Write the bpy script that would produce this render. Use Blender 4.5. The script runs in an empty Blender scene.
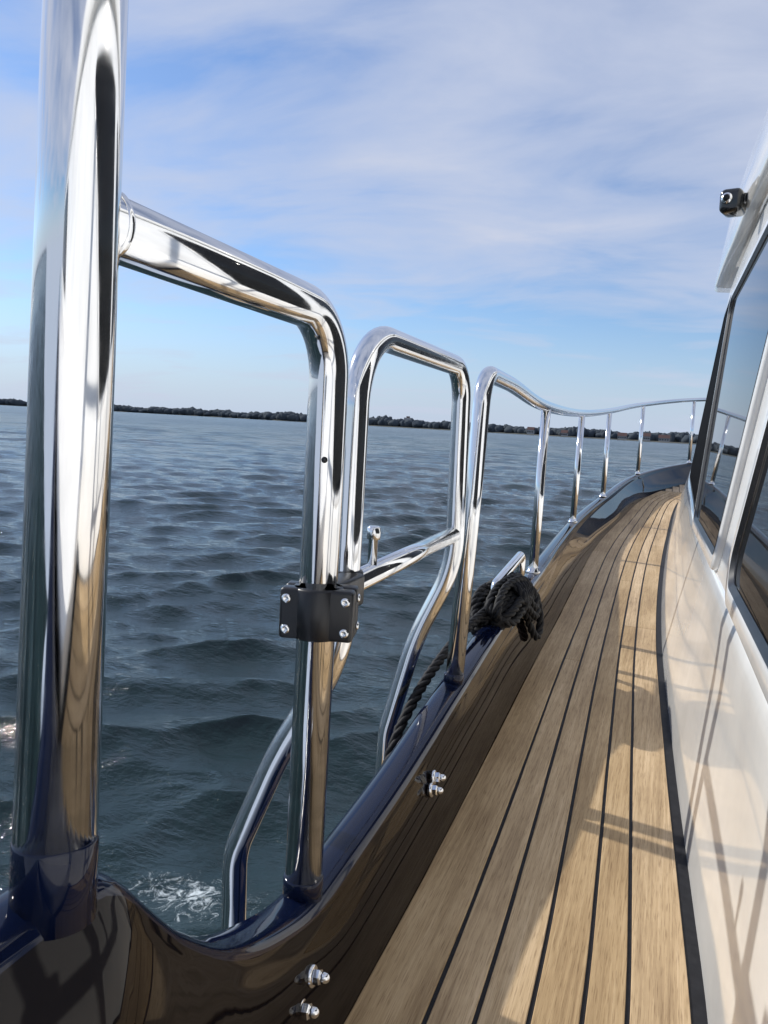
import bpy, bmesh, math, random
import numpy as np
from mathutils import Vector, Matrix
random.seed(4); rng=np.random.default_rng(7)
sc=bpy.context.scene
R=math.radians

# ------------------------------------------------------------------ helpers
def link(o,parent=None):
    sc.collection.objects.link(o)
    if parent is not None: o.parent=parent
    return o
def empty(name):
    return link(bpy.data.objects.new(name,None))
def mesh_obj(name,verts,faces,mat=None,parent=None,smooth=False,mats=None,midx=None):
    me=bpy.data.meshes.new(name); me.from_pydata([tuple(v) for v in verts],[],faces); me.update()
    if mats:
        for m in mats: me.materials.append(m)
        if midx is not None: me.polygons.foreach_set('material_index',midx)
    elif mat: me.materials.append(mat)
    if smooth: me.polygons.foreach_set('use_smooth',[True]*len(me.polygons))
    return link(bpy.data.objects.new(name,me),parent)
def crom(pts,n=10,closed=False):
    P=[Vector(p) for p in pts]; out=[]
    for i in range(len(P)-1):
        p0=P[i-1] if i>0 else P[0]*2-P[1]
        p1,p2=P[i],P[i+1]
        p3=P[i+2] if i+2<len(P) else P[-1]*2-P[-2]
        for k in range(n):
            t=k/n
            out.append(0.5*((2*p1)+(p2-p0)*t+(2*p0-5*p1+4*p2-p3)*t*t+(3*p1-p0-3*p2+p3)*t**3))
    out.append(P[-1]); return out
def interp(xs,ys,x):
    return float(np.interp(x,xs,ys))
def smooth_interp(tab,x):
    n=len(tab)
    if x<=tab[0][0]: return tab[0][1]
    if x>=tab[-1][0]: return tab[-1][1]
    for i in range(n-1):
        if tab[i][0]<=x<=tab[i+1][0]: break
    x1,y1=tab[i]; x2,y2=tab[i+1]
    def tan(j):
        a=max(0,j-1); b=min(n-1,j+1)
        return (tab[b][1]-tab[a][1])/(tab[b][0]-tab[a][0])
    h=x2-x1; t=(x-x1)/h; m1=tan(i)*h; m2=tan(i+1)*h
    return (2*t**3-3*t*t+1)*y1+(t**3-2*t*t+t)*m1+(-2*t**3+3*t*t)*y2+(t**3-t*t)*m2
def fillet(pts,rad,n=10):
    P=[Vector(p) for p in pts]; out=[P[0]]
    for i in range(1,len(P)-1):
        r=rad[i-1] if isinstance(rad,(list,tuple)) and i-1<len(rad) else (rad[-1] if isinstance(rad,(list,tuple)) else rad)
        a=(P[i-1]-P[i]); b=(P[i+1]-P[i]); la,lb=a.length,b.length
        a.normalize(); b.normalize()
        ang=a.angle(b)
        if abs(ang-math.pi)<0.01 or r<=0: out.append(P[i]); continue
        d=min(r/math.tan(ang/2),la*0.49,lb*0.49)
        s=P[i]+a*d; e=P[i]+b*d
        for k in range(n+1):
            t=k/n
            w=math.sin(ang/2)
            q=((1-t)**2*s+2*w*t*(1-t)*P[i]+t*t*e)/((1-t)**2+2*w*t*(1-t)+t*t)
            out.append(q)
    out.append(P[-1]); return out
def tube(name,path,r,mat,parent=None,seg=28,caps=True):
    P=[Vector(p) for p in path]
    Q=[P[0]]
    for p in P[1:]:
        if (p-Q[-1]).length>1e-5: Q.append(p)
    P=Q; n=len(P)
    T=[]
    for i in range(n):
        a=P[max(0,i-1)]; b=P[min(n-1,i+1)]; T.append((b-a).normalized())
    ref=Vector((0,0,1)) if abs(T[0].z)<0.9 else Vector((1,0,0))
    N=(ref-T[0]*ref.dot(T[0])).normalized()
    V=[];Fc=[]
    for i in range(n):
        if i>0:
            N=(N-T[i]*N.dot(T[i])).normalized()
        B=T[i].cross(N)
        rr=r[i] if isinstance(r,(list,tuple)) else r
        for k in range(seg):
            a=2*math.pi*k/seg
            V.append(P[i]+N*math.cos(a)*rr+B*math.sin(a)*rr)
    for i in range(n-1):
        for k in range(seg):
            k2=(k+1)%seg
            Fc.append((i*seg+k,i*seg+k2,(i+1)*seg+k2,(i+1)*seg+k))
    if caps:
        Fc.append(tuple(reversed(range(seg)))); Fc.append(tuple((n-1)*seg+k for k in range(seg)))
    o=mesh_obj(name,V,Fc,mat,parent,smooth=True)
    if caps:
        o.data.polygons[len(Fc)-1].use_smooth=False; o.data.polygons[len(Fc)-2].use_smooth=False
    return o
def box(name,c,s,mat,parent=None,bev=0.0,rot=None,seg=3):
    bm=bmesh.new(); bmesh.ops.create_cube(bm,size=1)
    bmesh.ops.scale(bm,vec=Vector(s),verts=bm.verts)
    if bev>0: bmesh.ops.bevel(bm,geom=bm.edges[:],offset=bev,segments=seg,affect='EDGES',profile=0.5)
    me=bpy.data.meshes.new(name); bm.to_mesh(me); bm.free(); me.materials.append(mat)
    me.polygons.foreach_set('use_smooth',[bev>0]*len(me.polygons))
    o=bpy.data.objects.new(name,me); o.location=c
    if rot: o.rotation_euler=rot
    return link(o,parent)
def lathe(name,prof,loc,axis,mat,parent=None,seg=24):
    ax=Vector(axis).normalized(); ref=Vector((0,0,1)) if abs(ax.z)<0.9 else Vector((1,0,0))
    N=(ref-ax*ref.dot(ax)).normalized(); B=ax.cross(N); L=Vector(loc)
    V=[];Fc=[]
    for (r,h) in prof:
        for k in range(seg):
            a=2*math.pi*k/seg
            V.append(L+ax*h+N*math.cos(a)*r+B*math.sin(a)*r)
    for i in range(len(prof)-1):
        for k in range(seg):
            k2=(k+1)%seg
            Fc.append((i*seg+k,i*seg+k2,(i+1)*seg+k2,(i+1)*seg+k))
    Fc.append(tuple(reversed(range(seg)))); Fc.append(tuple((len(prof)-1)*seg+k for k in range(seg)))
    return mesh_obj(name,V,Fc,mat,parent,smooth=True)

# ------------------------------------------------------------------ materials
def newmat(name):
    m=bpy.data.materials.new(name); m.use_nodes=True
    nt=m.node_tree; b=nt.nodes['Principled BSDF']
    return m,nt,b
def nd(nt,t,**kw):
    n=nt.nodes.new(t)
    for k,v in kw.items(): setattr(n,k,v)
    return n
def ramp(nt,pts):
    n=nt.nodes.new('ShaderNodeValToRGB'); e=n.color_ramp.elements
    e[0].position=pts[0][0]; e[0].color=(*pts[0][1],1)
    e[1].position=pts[-1][0]; e[1].color=(*pts[-1][1],1)
    for p,c in pts[1:-1]:
        x=e.new(p); x.color=(*c,1)
    return n
def noise(nt,scale,detail=4,rough=0.55,vec=None,mapscale=None,coord='Object',dist=0.0):
    n=nt.nodes.new('ShaderNodeTexNoise'); n.inputs['Scale'].default_value=scale
    n.inputs['Detail'].default_value=detail; n.inputs['Roughness'].default_value=rough
    n.inputs['Distortion'].default_value=dist
    tc=nt.nodes.new('ShaderNodeTexCoord'); mp=nt.nodes.new('ShaderNodeMapping')
    if mapscale: mp.inputs['Scale'].default_value=mapscale
    nt.links.new(tc.outputs[coord],mp.inputs['Vector']); nt.links.new(mp.outputs[0],n.inputs['Vector'])
    return n
def bump(nt,b,src,strength,dist):
    n=nt.nodes.new('ShaderNodeBump'); n.inputs['Strength'].default_value=strength
    n.inputs['Distance'].default_value=dist
    nt.links.new(src,n.inputs['Height']); nt.links.new(n.outputs[0],b.inputs['Normal']); return n

def m_chrome():
    m,nt,b=newmat('polished_stainless')
    b.inputs['Base Color'].default_value=(0.84,0.835,0.83,1); b.inputs['Metallic'].default_value=1
    n=noise(nt,60,3,0.5); r=ramp(nt,[(0.3,(0.05,)*3),(0.8,(0.14,)*3)])
    nt.links.new(n.outputs[0],r.inputs[0]); nt.links.new(r.outputs[0],b.inputs['Roughness'])
    n2=noise(nt,9,2,0.5); bump(nt,b,n2.outputs[0],0.12,0.004)
    return m
def m_gloss(name,col,rough=0.12,coat=1.0,varr=0.04,wav=0.05,ior=1.5,spec=0.5):
    m,nt,b=newmat(name)
    n=noise(nt,3.0,5,0.6)
    c0=tuple(x*0.85 for x in col); c1=tuple(min(1,x*1.12) for x in col)
    r=ramp(nt,[(0.3,c0),(0.7,c1)]); nt.links.new(n.outputs[0],r.inputs[0]); nt.links.new(r.outputs[0],b.inputs['Base Color'])
    n3=noise(nt,25,4,0.6); rr=ramp(nt,[(0.3,(rough,)*3),(0.75,(rough+varr,)*3)])
    nt.links.new(n3.outputs[0],rr.inputs[0]); nt.links.new(rr.outputs[0],b.inputs['Roughness'])
    b.inputs['Coat Weight'].default_value=coat; b.inputs['Coat Roughness'].default_value=0.04
    b.inputs['IOR'].default_value=ior; b.inputs['Specular IOR Level'].default_value=spec
    if wav>0:
        n2=noise(nt,5,2,0.5); bump(nt,b,n2.outputs[0],wav,0.01)
    return m
CHROME=m_chrome()
NAVY=m_gloss('navy_gelcoat',(0.003,0.006,0.022),0.04,0.0,ior=1.42,wav=0.02)
BROWN=m_gloss('dark_bulwark_gelcoat',(0.006,0.0042,0.0045),0.012,0.0,ior=1.27,varr=0.015,wav=0.015)
WHITE=m_gloss('white_gelcoat',(0.86,0.85,0.82),0.08,0.6,wav=0.03)
WHITE2=m_gloss('white_window_frame',(0.82,0.82,0.81),0.2,0.5)
RUBBER=m_gloss('black_plastic',(0.010,0.010,0.012),0.34,0.0)
BLACKG=m_gloss('black_housing',(0.01,0.01,0.01),0.15,0.5)
BLACKM=m_gloss('black_window_surround',(0.008,0.008,0.009),0.5,0.0,ior=1.05,spec=0.1)
def m_glass():
    m,nt,b=newmat('tinted_glass')
    n=noise(nt,1.5,2,0.5); r=ramp(nt,[(0.2,(0.008,0.009,0.011)),(0.8,(0.018,0.018,0.018))])
    nt.links.new(n.outputs[0],r.inputs[0]); nt.links.new(r.outputs[0],b.inputs['Base Color'])
    b.inputs['Roughness'].default_value=0.015; b.inputs['IOR'].default_value=1.27
    return m
GLASS=m_glass()
def m_teak():
    m,nt,b=newmat('teak')
    oi=nt.nodes.new('ShaderNodeObjectInfo')
    g=noise(nt,1.0,8,0.68,mapscale=(230,5,20),dist=0.4)
    f=noise(nt,1.0,4,0.5,mapscale=(900,30,60))
    w=noise(nt,1.0,4,0.6,mapscale=(22,2.0,3))
    r=ramp(nt,[(0.33,(0.26,0.17,0.088)),(0.5,(0.46,0.325,0.180)),(0.66,(0.62,0.46,0.28))])
    mx=nd(nt,'ShaderNodeMix'); mx.data_type='FLOAT'; mx.inputs[0].default_value=0.45
    nt.links.new(g.outputs[0],mx.inputs[2]); nt.links.new(w.outputs[0],mx.inputs[3])
    # large blotches of wear
    bl=noise(nt,3.2,5,0.6)
    ma=nt.nodes.new('ShaderNodeMath'); ma.operation='MULTIPLY_ADD'; ma.inputs[1].default_value=0.28; 
    mb=nt.nodes.new('ShaderNodeMath'); mb.operation='SUBTRACT'; mb.inputs[1].default_value=0.14
    nt.links.new(mx.outputs[0],mb.inputs[0]); nt.links.new(bl.outputs[0],ma.inputs[0]); nt.links.new(mb.outputs[0],ma.inputs[2])
    nt.links.new(ma.outputs[0],r.inputs[0])
    pr=ramp(nt,[(0.34,(0.55,0.5,0.45)),(0.46,(1,1,1))]); nt.links.new(f.outputs[0],pr.inputs[0])
    mul=nd(nt,'ShaderNodeMix'); mul.data_type='RGBA'; mul.blend_type='MULTIPLY'; mul.inputs[0].default_value=0.75
    nt.links.new(r.outputs[0],mul.inputs[6]); nt.links.new(pr.outputs[0],mul.inputs[7])
    hsv=nt.nodes.new('ShaderNodeHueSaturation')
    mr=nt.nodes.new('ShaderNodeMapRange'); mr.inputs[3].default_value=0.74; mr.inputs[4].default_value=1.16
    nt.links.new(oi.outputs['Random'],mr.inputs[0]); nt.links.new(mr.outputs[0],hsv.inputs['Value'])
    ms=nt.nodes.new('ShaderNodeMapRange'); ms.inputs[3].default_value=1.12; ms.inputs[4].default_value=0.9
    nt.links.new(oi.outputs['Random'],ms.inputs[0]); nt.links.new(ms.outputs[0],hsv.inputs['Saturation'])
    nt.links.new(mul.outputs[2],hsv.inputs['Color']); nt.links.new(hsv.outputs[0],b.inputs['Base Color'])
    b.inputs['Roughness'].default_value=0.6
    b.inputs['Specular IOR Level'].default_value=0.3
    bump(nt,b,g.outputs[0],0.3,0.002)
    return m
TEAK=m_teak()
def m_caulk():
    m,nt,b=newmat('black_caulk')
    n=noise(nt,80,3); r=ramp(nt,[(0.3,(0.008,0.008,0.010)),(0.8,(0.02,0.02,0.023))])
    nt.links.new(n.outputs[0],r.inputs[0]); nt.links.new(r.outputs[0],b.inputs['Base Color'])
    b.inputs['Roughness'].default_value=0.6; b.inputs['Specular IOR Level'].default_value=0.25; return m
CAULK=m_caulk()
def m_rope():
    m,nt,b=newmat('black_rope')
    n=noise(nt,300,3); r=ramp(nt,[(0.3,(0.003,0.003,0.004)),(0.8,(0.012,0.012,0.014))])
    nt.links.new(n.outputs[0],r.inputs[0]); nt.links.new(r.outputs[0],b.inputs['Base Color'])
    b.inputs['Roughness'].default_value=0.65; b.inputs['Specular IOR Level'].default_value=0.3
    bump(nt,b,n.outputs[0],0.5,0.002); return m
ROPE=m_rope()

# ------------------------------------------------------------------ boat plan curves
XC=1.35
CAPX=[(-4,-0.18),(-2,-0.27),(-0.5,-0.305),(0.3,-0.31),(0.7,-0.31),(1.3,-0.317),(1.7,-0.325),(2.25,-0.335),(3.5,-0.372),(4.57,-0.33),(5.85,-0.195)]
capxy=[(c[1],c[0]) for c in CAPX]+[(0.17,6.95),(0.72,7.75),(1.35,8.2)]
CAPZ=[(-4,0.33),(0.2,0.33),(0.335,0.33),(0.362,0.318),(0.388,0.288),(0.432,0.238),(0.507,0.177),(0.602,0.136),(0.673,0.121),(0.77,0.123),(0.97,0.134),(1.23,0.160),(1.62,0.19),(2.25,0.208),(3.5,0.222),(4.57,0.265),(5.85,0.352),(6.95,0.43),(7.75,0.49),(8.2,0.53)]
DECKZ=[(-4,0),(0.9,0.0),(1.5,0.018),(2.1,0.045),(3.5,0.085),(4.6,0.125),(5.8,0.2),(6.8,0.28),(8.2,0.37)]
BOFF=[(-4,0.058),(1.2,0.058),(2.0,0.066),(3.3,0.09),(4.6,0.096),(5.8,0.092),(8.2,0.09)]
capz=lambda y:smooth_interp(CAPZ,y)
deckz=lambda y:smooth_interp(DECKZ,y)
boff=lambda y:smooth_interp(BOFF,y)
plan=crom([(x,y,0) for x,y in capxy],n=12)
def resample(P,step):
    out=[P[0]]
    for a,b in zip(P[:-1],P[1:]):
        L=(b-a).length; n=max(1,int(L/step))
        for k in range(1,n+1): out.append(a.lerp(b,k/n))
    return out
plan=resample(plan,0.012)
plan=[p for i,p in enumerate(plan) if (0.25<p.y<0.75) or i%4==0 or i==len(plan)-1]
def nrm(i):
    a=plan[max(0,i-2)]; b=plan[min(len(plan)-1,i+2)]; t=(b-a).normalized()
    return Vector((t.y,-t.x,0))
def bulwark(mirror,parent):
    V=[];Fc=[];mi=[]
    for i,p in enumerate(plan):
        n=nrm(i); zc=capz(p.y); zd=deckz(p.y); bo=boff(p.y)
        bow=max(0,(p.y-4.5)/3.7)
        s=[(bo,zd-0.012),(bo-0.006,zd+0.012),(0.0265+(bo-0.0265)*0.55,zd+(zc-zd)*0.45),(0.030,zc-0.030),(0.0245,zc-0.018),(0.0235,zc-0.011),(0.0205,zc-0.005),(0.016,zc-0.0015),(0.008,zc),(-0.002,zc+0.001),(-0.012,zc),(-0.020,zc-0.003),(-0.0255,zc-0.009),(-0.027,zc-0.016),(-0.024,zc-0.024),(-0.024,zc-0.032),(-0.022,zc-0.2),
           (-0.01+0.1*bow,zc-0.6),(0.03+0.4*bow,-1.0),(0.1+0.7*bow,-1.7)]
        for (o,z) in s:
            q=p+n*o; x=min(q.x,XC)
            if mirror: x=2*XC-x
            V.append((x,q.y,z))
        m=len(s)
        if i>0:
            for k in range(m-1):
                a=(i-1)*m+k; b=i*m+k
                f=(a,b,b+1,a+1) if not mirror else (a,a+1,b+1,b)
                Fc.append(f); mi.append(0 if (k<5 or (k<9 and p.y>2.3)) else 1)
    mesh_obj('bulwark_and_hull'+('_starboard' if mirror else '_port'),V,Fc,None,parent,smooth=True,mats=[BROWN,NAVY],midx=mi)
boat=empty('motor_yacht')
bulwark(False,boat); bulwark(True,boat)

# ------------------------------------------------------------------ deck
def left_edge(y):
    for i in range(len(plan)-1):
        if plan[i].y<=y<=plan[i+1].y:
            n=nrm(i); o=boff(y)-0.008; return plan[i].x+n.x*o+(-n.y)*o*((plan[i+1].x-plan[i].x)/max(1e-5,(plan[i+1].y-plan[i].y)))
    return XC
RIGHT=[(-4,0.12),(-1,0.105),(0.3,0.097),(0.82,0.089),(1.046,0.079),(1.45,0.058),(2.2,0.026),(3.05,0.019),(4.08,0.035),(5.5,0.085),(5.9,0.16),(6.2,0.32),(6.5,0.7)]
right_edge=lambda y:smooth_interp(RIGHT,y)
ys=list(np.arange(-4,1.4,0.1))+list(np.arange(1.4,8.1,0.08))
V=[];Fc=[]
for i,y in enumerate(ys):
    xl=left_edge(y)-0.004; z=deckz(y)-0.0025
    V+= [(xl,y,z),(2*XC-xl,y,z)]
    if i: Fc.append((2*i-2,2*i-1,2*i+1,2*i))
deck=empty('teak_deck')
mesh_obj('caulk_bed',V,Fc,CAULK,deck)
B=[0.0,0.225,0.36,0.507,0.654,0.78,0.968]
def plank(name,s0,s1,y0,y1,gl=0.0026,gr=0.0026):
    V=[];Fc=[]; n=max(2,int((y1-y0)/0.06))
    for i in range(n+1):
        y=y0+(y1-y0)*i/n; l=left_edge(y); r=right_edge(y); z=deckz(y)
        xa=l+(r-l)*s0+gl; xb=l+(r-l)*s1-gr
        V+=[(xa,y,z-0.006),(xa,y,z-0.0006),(xa+0.0008,y,z),(xb-0.0008,y,z),(xb,y,z-0.0006),(xb,y,z-0.006)]
        if i:
            a=(i-1)*6;b=i*6
            for k in range(5): Fc.append((a+k,a+k+1,b+k+1,b+k))
    Fc.append((0,1,2,3,4,5)); Fc.append(tuple(reversed([n*6+k for k in range(6)])))
    mesh_obj(name,V,Fc,TEAK,deck)
joints=[[3.6],[1.95],[4.2],[3.0],[2.34,4.6],[2.34,3.9]]
for k in range(6):
    e=[0.28]+joints[k]+[6.15]
    for j in range(len(e)-1):
        plank('plank_%d_%d'%(k+1,j+1),B[k],B[k+1],e[j]+(0.0012 if j else 0),e[j+1]-0.0012,gl=0.005 if k==0 else 0.0026)
x=0.0
V=[];Fc=[]
while x<2*XC-0.15:
    xs=[x+0.0022,x+0.048]
    c=x+0.025; cx=c if c<XC else 2*XC-c
    yend=8.0
    for yy in np.arange(6.17,8.1,0.02):
        if left_edge(yy)>cx-0.03: yend=yy-0.02; break
    st=6.155
    if yend>st+0.05:
        n=6
        base=len(V)
        for i in range(n+1):
            y=st+(yend-st)*i/n
            V+=[(xs[0],y,deckz(y)),(xs[1],y,deckz(y))]
            if i: b=base+2*i; Fc.append((b-2,b-1,b+1,b))
    x+=0.05
mesh_obj('foredeck_planks',V,Fc,TEAK,deck)
box('unseen_white_reflector',(0.93,-1.875,0.125),(2.36,4.25,0.29),WHITE,deck,0.02)  # white box added out of view, to brighten the gate post's reflections

# ------------------------------------------------------------------ cabin
cabin=empty('yacht_cabin')
topx=[(-4,0.16),(0.3,0.118),(0.75,0.112),(1.4,0.101),(2.3,0.09),(3.2,0.092),(4.0,0.1),(5.4,0.17),(5.9,0.28),(6.2,0.5)]
tx=lambda y:smooth_interp(topx,y)
def trunktop(y): return interp([-4,2.6,4.2,6.2],[0.36,0.36,0.44,0.50],y)
V=[];Fc=[]
ysb=list(np.arange(-4,6.15,0.06))
for i,y in enumerate(ysb):
    xb=right_edge(y)+0.003; xt=max(tx(y),xb+0.012); z0=deckz(y); zt=trunktop(y)
    row=[(xb+0.000,z0-0.01),(xb+0.001,z0+0.012),(xb+(xt-xb)*0.18,z0+(zt-z0)*0.2),(xb+(xt-xb)*0.42,z0+(zt-z0)*0.45),(xb+(xt-xb)*0.68,z0+(zt-z0)*0.7),(xt-0.006,zt-0.03),(xt-0.001,zt-0.008),(xt+0.004,zt),(xt+0.03,zt+0.003),(XC,zt+0.03)]
    for (x,z) in row: V.append((x,y,z))
    for (x,z) in reversed(row[:-1]): V.append((2*XC-x,y,z))
    m=2*len(row)-1
    if i:
        a=(i-1)*m;b=i*m
        for k in range(m-1): Fc.append((a+k,a+k+1,b+k+1,b+k))
n=len(ysb)-1; Fc.append(tuple(n*m+k for k in range(m)))
mesh_obj('cabin_trunk',V,Fc,WHITE,cabin,smooth=True)
def wx(y,z): return tx(min(y,4.1))+0.07*(z-0.36)+0.005
ysh=list(np.arange(-4,3.0,0.2))+[3.0,3.3,3.6,3.9,4.15]
def htop(y): return 1.135 if y<=3.0 else 1.135-(y-3.0)/1.15*(1.135-0.47)
V=[];Fc=[]
for i,y in enumerate(ysh):
    zs=[0.345 if y<3 else 0.40, htop(y)]
    V+=[(wx(y,zs[0]),y,zs[0]),(wx(y,zs[1]),y,zs[1]),(2*XC-wx(y,zs[1]),y,zs[1]),(2*XC-wx(y,zs[0]),y,zs[0])]
    if i:
        a=4*i-4;b=4*i
        for k in range(3): Fc.append((a+k,a+k+1,b+k+1,b+k))
Fc.append((len(V)-4,len(V)-3,len(V)-2,len(V)-1)); Fc.append((3,2,1,0))
mesh_obj('house_side',V,Fc,WHITE2,cabin)
def window(name,pts,rad,fw=0.032,proud=0.012,glass=None,frame=None):
    P=[Vector((0,y,z)) for y,z in pts]
    n=len(P); outl=[]
    ext=[P[-1]]+P+[P[0]]
    for i in range(1,n+1):
        a=(ext[i-1]-ext[i]).normalized(); b=(ext[i+1]-ext[i]).normalized(); ang=a.angle(b)
        d=rad/math.tan(ang/2)
        s=ext[i]+a*d; e=ext[i]+b*d
        for k in range(9):
            t=k/8; w=math.sin(ang/2)
            outl.append(((1-t)**2*s+2*w*t*(1-t)*ext[i]+t*t*e)/((1-t)**2+2*w*t*(1-t)+t*t))
    m=len(outl); nn=[]
    area=sum(outl[i].y*outl[(i+1)%m].z-outl[(i+1)%m].y*outl[i].z for i in range(m))
    sg=1 if area>0 else -1
    for i in range(m):
        t=(outl[(i+1)%m]-outl[i-1]).normalized(); nn.append(Vector((0,t.z,-t.y))*sg)
    def ring(off,out):
        r=[]
        for i in range(m):
            q=outl[i]+nn[i]*off; r.append((wx(q.y,q.z)-out,q.y,q.z))
        return r
    rings=[ring(fw,0.0),ring(fw,proud*0.6),ring(fw-0.004,proud),ring(0.006,proud),ring(0.0,proud*0.7),ring(-0.002,0.003)]
    V=[v for r in rings for v in r]; Fc=[]
    for j in range(len(rings)-1):
        for i in range(m):
            i2=(i+1)%m; f=(j*m+i,j*m+i2,(j+1)*m+i2,(j+1)*m+i)
            Fc.append(f if sg<0 else tuple(reversed(f)))
    mesh_obj(name+'_frame',V,Fc,frame or WHITE2,cabin,smooth=True)
    g=ring(0.0,0.0045)
    mesh_obj(name+'_glass',g,[tuple(range(m))],glass or GLASS,cabin)
    r2=[ring(0.003,0.0125 if proud>0.01 else proud+0.0005),ring(-0.005,0.0062)]
    V=[v for r in r2 for v in r]; Fc=[]
    for i in range(m):
        i2=(i+1)%m; f=(i,i2,m+i2,m+i); Fc.append(f if sg<0 else tuple(reversed(f)))
    mesh_obj(name+'_gasket',V,Fc,RUBBER,cabin,smooth=True)
window('salon_window',[(0.60,0.395),(1.27,0.395),(0.90,1.0),(0.20,1.0)],0.035)
window('salon_window_fwd',[(1.55,0.395),(2.40,0.385),(2.52,1.02),(1.17,1.02)],0.035)
window('windscreen_quarter',[(2.58,0.40),(3.95,0.445),(2.97,1.04),(2.68,1.06)],0.02,fw=0.012,proud=0.006,glass=BLACKM,frame=BLACKM)
window('aft_window',[(-3.6,0.395),(-1.1,0.395),(-1.4,1.0),(-3.6,1.0)],0.035)
fas=[(-4,0.16,1.125,1.25),(0,0.14,1.125,1.25),(1.5,0.125,1.135,1.262),(2.0,0.116,1.15,1.285),(2.4,0.112,1.16,1.30),(2.6,0.109,1.168,1.288),(2.9,0.107,1.178,1.25),(3.2,0.107,1.187,1.215),(3.32,0.112,1.19,1.198)]
V=[];Fc=[]
for i,(y,x,z0,z1) in enumerate(fas):
    h=z1-z0
    row=[(x+0.05,z0-0.006),(x+0.008,z0-0.004),(x,z0+0.006*min(1,h/0.05)),(x-0.003,z0+h*0.5),(x+0.001,z1-0.012*min(1,h/0.05)),(x+0.010,z1-0.002),(x+0.03,z1+0.002),(XC,z1+0.05)]
    full=[(a,y,b) for a,b in row]+[(2*XC-a,y,b) for a,b in reversed(row[:-1])]
    V+=full; m=len(full)
    if i:
        a=(i-1)*m;b=i*m
        for k in range(m):
            k2=(k+1)%m; Fc.append((a+k,a+k2,b+k2,b+k))
Fc.append(tuple((len(fas)-1)*m+k for k in range(m))); Fc.append(tuple(reversed(range(m))))
mesh_obj('roof',V,Fc,WHITE,cabin,smooth=True)
lamp=empty('side_spotlight')
lc=Vector((0.088,2.02,1.160))
box('bracket',(0.106,2.02,1.168),(0.022,0.03,0.022),BLACKG,lamp,0.004)
box('housing',lc,(0.050,0.072,0.054),BLACKG,lamp,0.013,rot=(0.05,0,-0.25),seg=5)
lathe('lens',[(0.013,0.0),(0.012,0.003),(0.008,0.006),(0.002,0.007)],lc+Vector((-0.016,-0.034,0.002)),(-0.25,-0.97,0),CHROME,lamp)
lathe('lens_glass',[(0.008,0.0),(0.006,0.003),(0.001,0.004)],lc+Vector((-0.0175,-0.0405,0.002)),(-0.25,-0.97,0),GLASS,lamp)

# ------------------------------------------------------------------ rails
def collar(p,r,parent,h=0.022,name='boot'):
    lathe(name,[(r+0.0016,-0.006),(r+0.0016,h*0.92),(r+0.0008,h),(r-0.003,h+0.0003)],p,(0,0,1),NAVY,parent,seg=32)
gate=empty('gate_rail')
p1=[(-0.299,0.318,0.325),(-0.3225,0.362,0.82),(-0.339,0.395,1.20)]
tube('gate_post',p1,0.0222,CHROME,gate,seg=48)
lathe('boot',[(0.0230,-0.008),(0.0230,0.036),(0.0225,0.0375),(0.021,0.0378)],(-0.299,0.318,0.325),(-0.045,0.088,0.99),NAVY,gate,seg=40)
tube('top_rail_and_post',fillet([(-0.316,0.356,0.706),(-0.309,0.676,0.700),(-0.311,0.674,0.10)],[0.062],n=18),0.019,CHROME,gate,seg=40)
lathe('weld_bead',[(0.0192,0.0),(0.0212,0.001),(0.0218,0.003),(0.0206,0.005),(0.0192,0.0055)],(-0.3165,0.3695,0.7056),(0.03,1,-0.02),CHROME,gate,seg=36)
collar((-0.311,0.674,0.118),0.019,gate)
dn=Vector((0.42,-0.907,0))
lathe('drain_slot',[(0.0001,-0.003),(0.0030,-0.002),(0.0030,0.0004),(0.0001,0.0005)],Vector((-0.3095,0.6750,0.565))+dn*0.0188,dn,RUBBER,gate,seg=14)
gr=empty('guard_rail')
path=fillet([(-0.316,1.272,0.15),(-0.318,1.335,0.55),(-0.320,1.36,0.705),(-0.326,1.62,0.702)],[0.5,0.07],n=14)
path+=crom([(-0.326,1.62,0.702),(-0.336,2.22,0.679),(-0.372,3.5,0.702),(-0.335,4.57,0.753),(-0.2,5.85,0.852),(0.16,6.95,0.955),(0.72,7.75,1.02),(1.35,8.15,1.06)],n=16)[1:]
tube('top_rail',path,0.0158,CHROME,gr,seg=28)
collar((-0.3165,1.272,0.158),0.0158,gr,0.02)
for i,(bx,by,bz,txx,ty,tz) in enumerate([(-0.334,2.19,0.20,-0.335,2.21,0.678),(-0.372,3.47,0.215,-0.372,3.5,0.70),(-0.332,4.55,0.26,-0.335,4.57,0.753),(-0.198,5.85,0.348,-0.2,5.85,0.852),(0.165,6.94,0.425,0.16,6.95,0.95),(0.72,7.74,0.48,0.72,7.75,1.02)]):
    tube('stanchion_%d'%(i+1),[(bx,by,bz),(txx,ty,tz)],0.0135,CHROME,gr,seg=24)
    lathe('stanchion_base_%d'%(i+1),[(0.021,0.0),(0.021,0.004),(0.016,0.007),(0.015,0.016)],(bx,by,bz+0.006),(0,0,1),CHROME,gr)
tube('top_rail_starboard',[(2*XC-p[0],p[1],p[2]) for p in path[len(path)//3:]],0.0158,CHROME,gr,seg=16)
for i,(bx,by,bz,tz) in enumerate([(-0.37,3.47,0.215,0.70),(-0.332,4.55,0.26,0.753),(-0.198,5.85,0.348,0.852),(0.165,6.94,0.425,0.95)]):
    tube('stanchion_starboard_%d'%(i+1),[(2*XC-bx,by,bz),(2*XC-bx,by,tz)],0.0135,CHROME,gr,seg=16)

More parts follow.
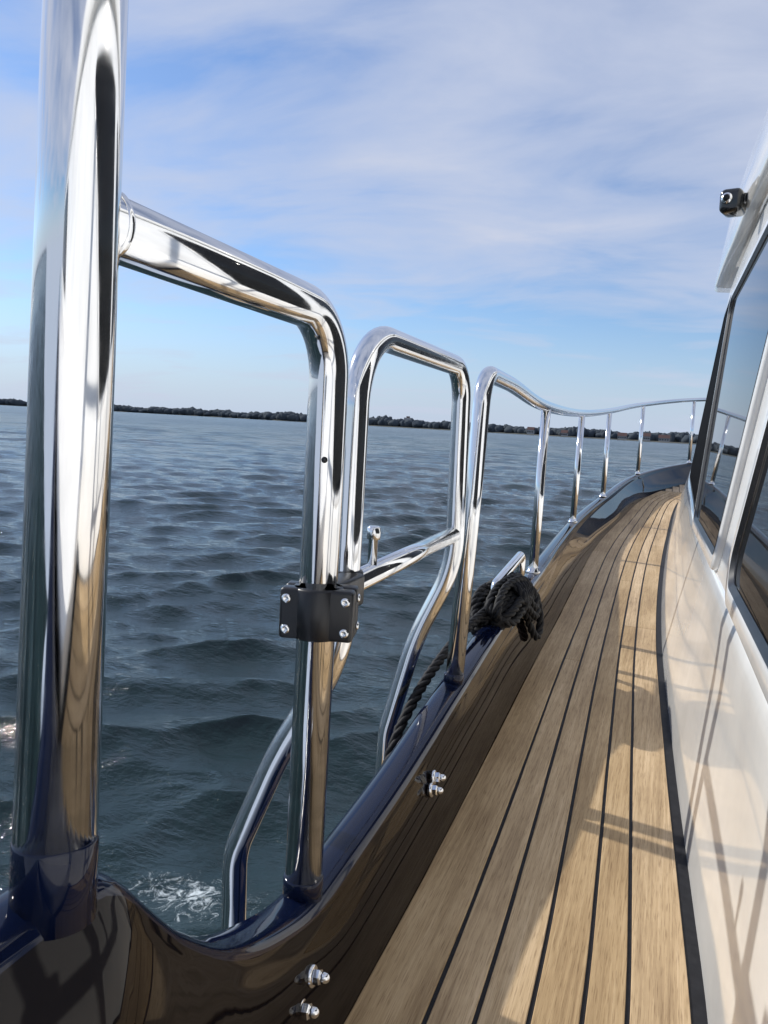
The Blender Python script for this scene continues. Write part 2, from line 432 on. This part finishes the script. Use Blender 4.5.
lad=empty('boarding_ladder')
yl,yr=0.802,1.252
legL=[(-0.452,yl,-0.75),(-0.466,yl,0.06),(-0.410,yl,0.20),(-0.334,yl,0.335)]
legR=[(-0.440,yr,-0.75),(-0.428,yr,0.06),(-0.385,yr,0.235),(-0.325,yr,0.37)]
hoop=fillet(legL+[(-0.332,yl,0.704),(-0.326,yr-0.02,0.700)]+list(reversed(legR)),[0.12,0.5,0.25,0.085,0.06,0.25,0.5,0.12],n=14)
tube('side_rails',hoop,0.0155,CHROME,lad,seg=32)
tube('crossbar',[(-0.333,yl,0.415),(-0.326,yr,0.425)],0.0135,CHROME,lad,seg=28)
for j,z in enumerate((-0.15,-0.40,-0.65)):
    box('tread_%d'%(j+1),(-0.455,(yl+yr)/2,z),(0.07,yr-yl,0.02),TEAK,lad,0.004)
lathe('latch_pin',[(0.006,0.0),(0.006,0.035),(0.0085,0.036),(0.0085,0.05),(0.006,0.052)],(-0.331,yl+0.075,0.425),(0,0,1),CHROME,lad)
cl=empty('tube_clamp')
cz=0.416; cy=0.674; cx=-0.309
lathe('clamp_ring',[(0.0235,-0.025),(0.0255,-0.023),(0.0255,0.023),(0.0235,0.025)],(cx,cy,cz),(0,0,1),RUBBER,cl,seg=40)
rz=R(14)
def clp(dx,dy,dz): return Vector((cx+dx*math.cos(rz)-dy*math.sin(rz),cy+dx*math.sin(rz)+dy*math.cos(rz),cz+dz))
box('flange_half_front',clp(0.002,-0.0105,0),(0.072,0.019,0.05),RUBBER,cl,0.004,rot=(0,0,rz))
box('flange_half_back',clp(0.002,0.0105,0),(0.072,0.019,0.05),RUBBER,cl,0.004,rot=(0,0,rz))
box('link_block',(-0.321,0.745,cz),(0.028,0.10,0.036),RUBBER,cl,0.004)
lathe('clamp_ring_ladder',[(0.0175,-0.018),(0.019,-0.016),(0.019,0.016),(0.0175,0.018)],(-0.333,yl,cz),(0,0,1),RUBBER,cl,seg=32)
fn=Vector((math.sin(rz),-math.cos(rz),0))
for (dx,dz) in [(-0.027,0.015),(-0.027,-0.015),(0.030,0.015),(0.030,-0.015)]:
    p=clp(dx,-0.0195,dz)
    lathe('screw',[(0.0048,0.0),(0.0048,0.0012),(0.0038,0.0026),(0.0018,0.0028),(0.0012,0.0012)],p,fn,CHROME,cl,seg=16)
for dz in (0.014,-0.014):
    p=clp(0.038,0.009,dz); lathe('screw_side',[(0.0042,0.0),(0.0042,0.0012),(0.003,0.0024)],p,(math.cos(rz),math.sin(rz),0),CHROME,cl,seg=14)

def nut(p):
    e=empty('dome_nut')
    ax=(1,0.05,0.12)
    lathe('washer',[(0.0100,-0.004),(0.0100,0.0012),(0.0088,0.0018)],p,ax,CHROME,e)
    lathe('hex',[(0.0070,0.001),(0.0074,0.002),(0.0074,0.0075),(0.0062,0.0085)],p,ax,CHROME,e,seg=6).data.polygons.foreach_set('use_smooth',[False]*20)
    lathe('dome',[(0.0052,0.008),(0.0052,0.0115),(0.0044,0.0145),(0.0026,0.0165),(0.0006,0.0172)],p,ax,CHROME,e)
for p in [(-0.2715,0.620,0.078),(-0.2695,0.594,0.063),(-0.275,1.03,0.100),(-0.273,1.012,0.089)]: nut(p)

# ------------------------------------------------------------------ mooring line
def rope(name,path,r,parent,pitch=None,strands=3):
    P=[Vector(p) for p in path]; P=resample(P,r*0.8)
    pitch=pitch or r*7
    L=0; T=[]
    n=len(P)
    for i in range(n): T.append((P[min(n-1,i+1)]-P[max(0,i-1)]).normalized())
    N=Vector((0,0,1)) if abs(T[0].z)<0.9 else Vector((1,0,0))
    paths=[[] for _ in range(strands)]
    for i in range(n):
        N=(N-T[i]*N.dot(T[i])).normalized(); Bv=T[i].cross(N)
        if i: L+=(P[i]-P[i-1]).length
        for s in range(strands):
            a=2*math.pi*(L/pitch+s/strands)
            paths[s].append(P[i]+(N*math.cos(a)+Bv*math.sin(a))*r*0.5)
    for s in range(strands): tube('%s_strand_%d'%(name,s+1),paths[s],r*0.56,ROPE,parent,seg=8)
ml=empty('mooring_rope')
cc=Vector((-0.327,1.72,0.192))
rr_=random.Random(11)
pts=[]
for k in range(9):
    ph=k/9*2*math.pi
    ox=0.030*math.cos(ph*1.7); oz=0.024*math.sin(ph*2.3)+0.03
    lf=0.115+rr_.uniform(-0.02,0.025); la=-0.13+rr_.uniform(-0.03,0.02)
    pts+=[cc+Vector((ox-0.01,la,oz-0.02)),cc+Vector((ox-0.012,la*0.5,oz+0.012)),cc+Vector((ox,0.02,oz+0.02)),cc+Vector((ox+0.012,lf*0.7,oz+0.008)),cc+Vector((ox+0.03,lf,oz-0.03)),cc+Vector((ox+0.035,lf*0.7,oz-0.05)),cc+Vector((ox+0.022,0.0,oz-0.012)),cc+Vector((ox+0.012,la*0.7,oz-0.03))]
rope('hank',crom(pts,n=7),0.0095,ml)
pts=[]
for k in range(6*12):
    a=2*math.pi*k/12; t=k/12
    pts.append(cc+Vector((0.006+0.048*math.cos(a),-0.03+0.019*t+0.008*math.sin(a),0.03+0.042*math.sin(a))))
rope('wraps',crom(pts,n=3),0.0095,ml)
rope('tail',crom([(-0.31,1.84,0.235),(-0.282,1.88,0.215),(-0.268,1.90,0.17),(-0.262,1.90,0.125),(-0.264,1.87,0.105),(-0.274,1.84,0.13),(-0.29,1.80,0.19)],n=6),0.0095,ml)
rope('line_outboard',crom([(-0.325,1.70,0.225),(-0.345,1.55,0.210),(-0.362,1.40,0.183),(-0.375,1.25,0.135),(-0.384,1.15,0.065),(-0.388,1.10,-0.06),(-0.39,1.09,-0.30)],n=8),0.0095,ml)
fl=empty('fairlead')
tube('bar',fillet([(-0.335,1.66,0.19),(-0.335,1.68,0.262),(-0.335,1.98,0.288),(-0.335,1.98,0.20)],[0.02,0.02],n=6),0.012,CHROME,fl,seg=20)

# ------------------------------------------------------------------ water
def build_water():
    NA,NR=1100,860
    az=np.linspace(R(-140),R(60),NA)
    r=np.geomspace(1.0,5200,NR)
    A,Rr=np.meshgrid(az,r)
    X=Rr*np.sin(A); Y=Rr*np.cos(A)
    cell=Rr*(math.log(5200/1.0)/NR)
    Z=np.zeros_like(X); DX=np.zeros_like(X); DY=np.zeros_like(X)
    wd=R(-24)
    def comp(n,l0,l1,slope,spread):
        nonlocal Z,DX,DY
        for i in range(n):
            lam=float(np.exp(rng.uniform(math.log(l0),math.log(l1))))
            th=wd+rng.normal()*spread
            k=2*math.pi/lam; kx,ky=k*math.sin(th),k*math.cos(th)
            amp=slope/k/math.sqrt(n/2)
            w=np.clip(1.7-cell*2.6/lam,0,1)
            ph=kx*X+ky*Y+rng.uniform(0,6.28)
            Z+=amp*w*np.cos(ph); DX-=amp*w*1.15*math.sin(th)*np.sin(ph); DY-=amp*w*1.15*math.cos(th)*np.sin(ph)
    comp(40,0.16,0.4,0.135,0.75)
    comp(44,0.4,1.0,0.20,0.55)
    comp(26,1.0,2.4,0.09,0.4)
    comp(20,2.6,9.0,0.05,0.3)
    g=0.85+0.3*np.sin(X*0.13+1.3*np.sin(Y*0.07))*np.sin(Y*0.09+X*0.03)
    Z*=g
    co=np.stack([X+DX,Y+DY,Z-1.25],-1).reshape(-1,3)
    me=bpy.data.meshes.new('water')
    idx=np.arange(NA*NR).reshape(NR,NA)
    q=np.stack([idx[:-1,:-1],idx[1:,:-1],idx[1:,1:],idx[:-1,1:]],-1).reshape(-1,4)
    q=q[:,::-1]
    me.vertices.add(len(co)); me.vertices.foreach_set('co',co.ravel().astype(np.float32))
    me.loops.add(q.size); me.loops.foreach_set('vertex_index',q.ravel().astype(np.int32))
    me.polygons.add(len(q)); me.polygons.foreach_set('loop_start',np.arange(0,q.size,4,dtype=np.int32))
    me.polygons.foreach_set('use_smooth',np.ones(len(q),dtype=bool))
    me.update(); me.validate()
    m,nt,b=newmat('sea_water')
    b.inputs['Base Color'].default_value=(0.011,0.026,0.027,1); b.inputs['IOR'].default_value=1.333
    geo=nt.nodes.new('ShaderNodeNewGeometry')
    ln=nt.nodes.new('ShaderNodeVectorMath'); ln.operation='LENGTH'
    nt.links.new(geo.outputs['Position'],ln.inputs[0])
    rr=nt.nodes.new('ShaderNodeMapRange'); rr.inputs[1].default_value=4; rr.inputs[2].default_value=200
    rr.inputs[3].default_value=0.04; rr.inputs[4].default_value=0.20
    nt.links.new(ln.outputs['Value'],rr.inputs[0]); nt.links.new(rr.outputs[0],b.inputs['Roughness'])
    n1=noise(nt,9.0,6,0.6,mapscale=(0.8,1.3,1)); n2=noise(nt,1.1,6,0.6,mapscale=(0.55,1.5,1)) 
    ad=nt.nodes.new('ShaderNodeMath'); ad.operation='MULTIPLY_ADD'
    wr=nt.nodes.new('ShaderNodeMapRange'); wr.inputs[1].default_value=8; wr.inputs[2].default_value=90; wr.inputs[3].default_value=1.0; wr.inputs[4].default_value=16.0
    nt.links.new(ln.outputs['Value'],wr.inputs[0]); nt.links.new(wr.outputs[0],ad.inputs[1])
    nt.links.new(n2.outputs[0],ad.inputs[0]); nt.links.new(n1.outputs[0],ad.inputs[2])
    bump(nt,b,ad.outputs[0],0.7,0.034)
    sub=nt.nodes.new('ShaderNodeVectorMath'); sub.operation='SUBTRACT'; sub.inputs[1].default_value=(-1.58,2.40,-1.25)
    nt.links.new(geo.outputs['Position'],sub.inputs[0])
    mul=nt.nodes.new('ShaderNodeVectorMath'); mul.operation='MULTIPLY'; mul.inputs[1].default_value=(1.0,2.2,0)
    nt.links.new(sub.outputs[0],mul.inputs[0])
    l2=nt.nodes.new('ShaderNodeVectorMath'); l2.operation='LENGTH'; nt.links.new(mul.outputs[0],l2.inputs[0])
    fr=nt.nodes.new('ShaderNodeMapRange'); fr.inputs[1].default_value=0.1; fr.inputs[2].default_value=0.95; fr.inputs[3].default_value=0.115; fr.inputs[4].default_value=-0.2
    nt.links.new(l2.outputs['Value'],fr.inputs[0])
    fn_=noise(nt,11,12,0.82,dist=2.0); a2=nt.nodes.new('ShaderNodeMath'); nt.links.new(fn_.outputs[0],a2.inputs[0]); nt.links.new(fr.outputs[0],a2.inputs[1])
    fp=ramp(nt,[(0.60,(0,0,0)),(0.71,(0.9,0.9,0.9))]); nt.links.new(a2.outputs[0],fp.inputs[0])
    foam=nt.nodes.new('ShaderNodeBsdfDiffuse'); foam.inputs[0].default_value=(0.6,0.66,0.68,1)
    mx=nt.nodes.new('ShaderNodeMixShader'); nt.links.new(fp.outputs[0],mx.inputs[0]); nt.links.new(b.outputs[0],mx.inputs[1]); nt.links.new(foam.outputs[0],mx.inputs[2])
    nt.links.new(mx.outputs[0],nt.nodes['Material Output'].inputs[0])
    me.materials.append(m)
    link(bpy.data.objects.new('water',me))
build_water()

# ------------------------------------------------------------------ far shore
def m_far(name,c0,c1):
    m,nt,b=newmat(name); n=noise(nt,0.05,6,0.7); r=ramp(nt,[(0.35,c0),(0.7,c1)])
    nt.links.new(n.outputs[0],r.inputs[0]); nt.links.new(r.outputs[0],b.inputs['Base Color']); b.inputs['Roughness'].default_value=0.95
    b.inputs['Specular IOR Level'].default_value=0.0
    return m
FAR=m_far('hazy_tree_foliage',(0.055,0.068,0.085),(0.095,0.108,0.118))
SHORE=m_far('shore_ground',(0.09,0.095,0.09),(0.16,0.155,0.13))
def polar(a,d): return (d*math.sin(R(a)),d*math.cos(R(a)))
shoreD=lambda a: interp([-140,-60,-42,-36,-28,-18,-8,10,60],[2600,2300,2100,1900,1500,1350,1150,1000,1200],a)
V=[];Fc=[]
aa=np.arange(-140,60,1.0)
for i,a in enumerate(aa):
    d=shoreD(a)
    for dd,z in ((-10,-1.6),(3,0.2),(400,2.5)):
        x,y=polar(a,d+dd); V.append((x,y,z))
    if i:
        for k in range(2): Fc.append((3*i-3+k,3*i+k,3*i+k+1,3*i-2+k))
mesh_obj('far_shore_ground',V,Fc,SHORE)
hprof=lambda a: 0.85+0.3*math.sin(a*0.9+1)+0.2*math.sin(a*2.7)+0.12*math.sin(a*7.1)
verts=[];faces=[]
ico=bmesh.new(); bmesh.ops.create_icosphere(ico,subdivisions=2,radius=1); iv=[v.co.copy() for v in ico.verts]; ifc=[[v.index for v in f.verts] for f in ico.faces]; ico.free()
a=-138.0
while a<58:
    d=shoreD(a)+random.uniform(8,60)
    sc_=shoreD(a)/1300
    h=(6.0+4.6*max(0.1,hprof(a)))*random.uniform(0.78,1.12)*(0.7+0.42*sc_)
    if -33<a<-14: h*=1.1
    w=random.uniform(4,11)*sc_
    x,y=polar(a,d); b0=len(verts)
    for v in iv:
        j=1+random.uniform(-0.26,0.26)
        verts.append((x+v.x*w*j,y+v.y*w*j,h*0.42+v.z*h*0.6*j))
    faces+= [[b0+k for k in f] for f in ifc]
    a+=random.uniform(0.025,0.06)
mesh_obj('distant_trees',verts,faces,FAR,smooth=True)
HW=m_far('house_render_wall',(0.34,0.34,0.34),(0.42,0.41,0.40)); HR=m_far('roof_tiles',(0.12,0.08,0.075),(0.15,0.10,0.09)); HG=m_far('dark_window_panes',(0.03,0.03,0.04),(0.05,0.05,0.06))
for (az_,w,h,d) in [(-3.2,10,4,980),(-1.6,9,5,960),(-0.4,12,4,970),(-7.2,8,4,1060),(-9.6,9,6,1100)]:
    e=empty('waterfront_house'); x,y=polar(az_,d)
    box('walls',(x,y,h/2),(w,9,h),HW,e)
    V=[(x-w/2-.5,y-5,h),(x+w/2+.5,y-5,h),(x+w/2+.5,y+5,h),(x-w/2-.5,y+5,h),(x-w/2-.5,y,h+4),(x+w/2+.5,y,h+4)]
    mesh_obj('roof',V,[(0,1,5,4),(2,3,4,5),(0,4,3),(1,2,5),(0,3,2,1)],HR,e)
    for k in range(4): box('window_%d'%(k+1),(x-w*0.36+k*w*0.24,y-4.53,h*0.55),(1.4,0.1,1.6),HG,e)
e=empty('distant_tower_block'); x,y=polar(-18.6,1650)
box('block',(x,y,9),(14,14,22),HW,e); box('block_low',(x+16,y,7),(18,12,15),HW,e); box('roof_plant',(x,y,21.5),(6,6,3),HR,e)

# ------------------------------------------------------------------ camera
cam=bpy.data.cameras.new('camera'); co=bpy.data.objects.new('camera',cam); sc.collection.objects.link(co)
yaw,pit,ro=R(20.0),R(6.4),R(3.17)
Fv=Vector((-math.sin(yaw)*math.cos(pit),math.cos(yaw)*math.cos(pit),-math.sin(pit)))
r0=Vector((math.cos(yaw),math.sin(yaw),0)); u0=r0.cross(Fv)
Xc=math.cos(ro)*r0+math.sin(ro)*u0; Yc=-math.sin(ro)*r0+math.cos(ro)*u0
M=Matrix((Xc,Yc,-Fv)).transposed().to_4x4(); M.translation=Vector((0,0,0.6)); co.matrix_world=M
cam.sensor_fit='VERTICAL'; cam.sensor_height=36; cam.lens=769/1024*36
cam.clip_start=0.02; cam.clip_end=12000
sc.camera=co

# ------------------------------------------------------------------ light
SUN_AZ=-76; SUN_EL=33
sd=Vector((math.sin(R(SUN_AZ))*math.cos(R(SUN_EL)),math.cos(R(SUN_AZ))*math.cos(R(SUN_EL)),math.sin(R(SUN_EL))))
sl=bpy.data.lights.new('sun','SUN'); sl.energy=4.1; sl.angle=R(1.0); sl.color=(1.0,0.96,0.89)
so=link(bpy.data.objects.new('sun',sl)); so.rotation_euler=sd.to_track_quat('Z','Y').to_euler()
w=bpy.data.worlds.new('World'); sc.world=w; w.use_nodes=True; nt=w.node_tree
bg=nt.nodes['Background']; sky=nt.nodes.new('ShaderNodeTexSky'); sky.sky_type='NISHITA'; sky.sun_disc=False
sky.sun_elevation=R(SUN_EL); sky.sun_rotation=R(SUN_AZ); sky.air_density=1.0; sky.dust_density=0.3; sky.ozone_density=2.5
tc=nt.nodes.new('ShaderNodeTexCoord'); sep=nt.nodes.new('ShaderNodeSeparateXYZ'); nt.links.new(tc.outputs['Generated'],sep.inputs[0])
mz=nt.nodes.new('ShaderNodeMath'); mz.operation='MAXIMUM'; mz.inputs[1].default_value=0.0; nt.links.new(sep.outputs['Z'],mz.inputs[0])
ax=nt.nodes.new('ShaderNodeMath'); ax.operation='ADD'; ax.inputs[1].default_value=0.14; nt.links.new(mz.outputs[0],ax.inputs[0])
dv=[]
for c in ('X','Y'):
    n=nt.nodes.new('ShaderNodeMath'); n.operation='DIVIDE'; nt.links.new(sep.outputs[c],n.inputs[0]); nt.links.new(ax.outputs[0],n.inputs[1]); dv.append(n)
cb=nt.nodes.new('ShaderNodeCombineXYZ'); nt.links.new(dv[0].outputs[0],cb.inputs[0]); nt.links.new(dv[1].outputs[0],cb.inputs[1])
def wn(scale,detail,rough,dist,rot,msc,loc=(0,0,0)):
    mp=nt.nodes.new('ShaderNodeMapping'); mp.inputs['Rotation'].default_value=(0,0,R(rot)); mp.inputs['Scale'].default_value=msc; mp.inputs['Location'].default_value=loc
    n=nt.nodes.new('ShaderNodeTexNoise'); n.inputs['Scale'].default_value=scale; n.inputs['Detail'].default_value=detail; n.inputs['Roughness'].default_value=rough; n.inputs['Distortion'].default_value=dist
    nt.links.new(cb.outputs[0],mp.inputs[0]); nt.links.new(mp.outputs[0],n.inputs['Vector']); return n
def mrange(src,a,b,c,d,smooth=True):
    n=nt.nodes.new('ShaderNodeMapRange'); n.inputs[1].default_value=a; n.inputs[2].default_value=b; n.inputs[3].default_value=c; n.inputs[4].default_value=d
    if smooth: n.interpolation_type='SMOOTHSTEP'
    nt.links.new(src,n.inputs[0]); return n
big=wn(0.7,3,0.5,0.3,20,(1,1.2,1),(3.1,1.2,0)); fine=wn(1.7,10,0.55,0.4,-25,(0.8,1.4,1),(0.4,5,0))
mm=nt.nodes.new('ShaderNodeMath'); mm.operation='MULTIPLY_ADD'; mm.inputs[1].default_value=0.78; nt.links.new(fine.outputs[0],mm.inputs[0])
m3=nt.nodes.new('ShaderNodeMath'); m3.operation='MULTIPLY_ADD'; m3.inputs[1].default_value=0.5; m3.inputs[2].default_value=-0.015; nt.links.new(big.outputs[0],m3.inputs[0]); nt.links.new(m3.outputs[0],mm.inputs[2])
el=mrange(sep.outputs['Z'],0.10,0.23,-0.17,0.03)
ad=nt.nodes.new('ShaderNodeMath'); nt.links.new(mm.outputs[0],ad.inputs[0]); nt.links.new(el.outputs[0],ad.inputs[1])
cr=nt.nodes.new('ShaderNodeValToRGB'); cr.color_ramp.elements[0].position=0.46; cr.color_ramp.elements[1].position=0.84
cr.color_ramp.elements[0].color=(0.10,)*3+(1,); cr.color_ramp.elements[1].color=(1.0,)*3+(1,)
e_=cr.color_ramp.elements.new(0.62); e_.color=(0.58,)*3+(1,)
nt.links.new(ad.outputs[0],cr.inputs[0])
tint=nt.nodes.new('ShaderNodeMix'); tint.data_type='RGBA'; tint.blend_type='MULTIPLY'; tint.inputs[0].default_value=1
tint.inputs[7].default_value=(0.76,0.93,1.15,1); nt.links.new(sky.outputs[0],tint.inputs[6])
hz=mrange(sep.outputs['Z'],-0.02,0.16,0.97,0.0)
hmix=nt.nodes.new('ShaderNodeMix'); hmix.data_type='RGBA'; hmix.inputs[7].default_value=(4.3,5.1,6.5,1)
nt.links.new(hz.outputs[0],hmix.inputs[0]); nt.links.new(tint.outputs[2],hmix.inputs[6])
mix=nt.nodes.new('ShaderNodeMix'); mix.data_type='RGBA'
nt.links.new(cr.outputs[0],mix.inputs[0]); nt.links.new(hmix.outputs[2],mix.inputs[6]); mix.inputs[7].default_value=(4.9,5.35,6.6,1)
nt.links.new(mix.outputs[2],bg.inputs['Color']); bg.inputs['Strength'].default_value=0.12
sc.view_settings.view_transform='Standard'; sc.view_settings.look='None'; sc.view_settings.exposure=0; sc.view_settings.gamma=1
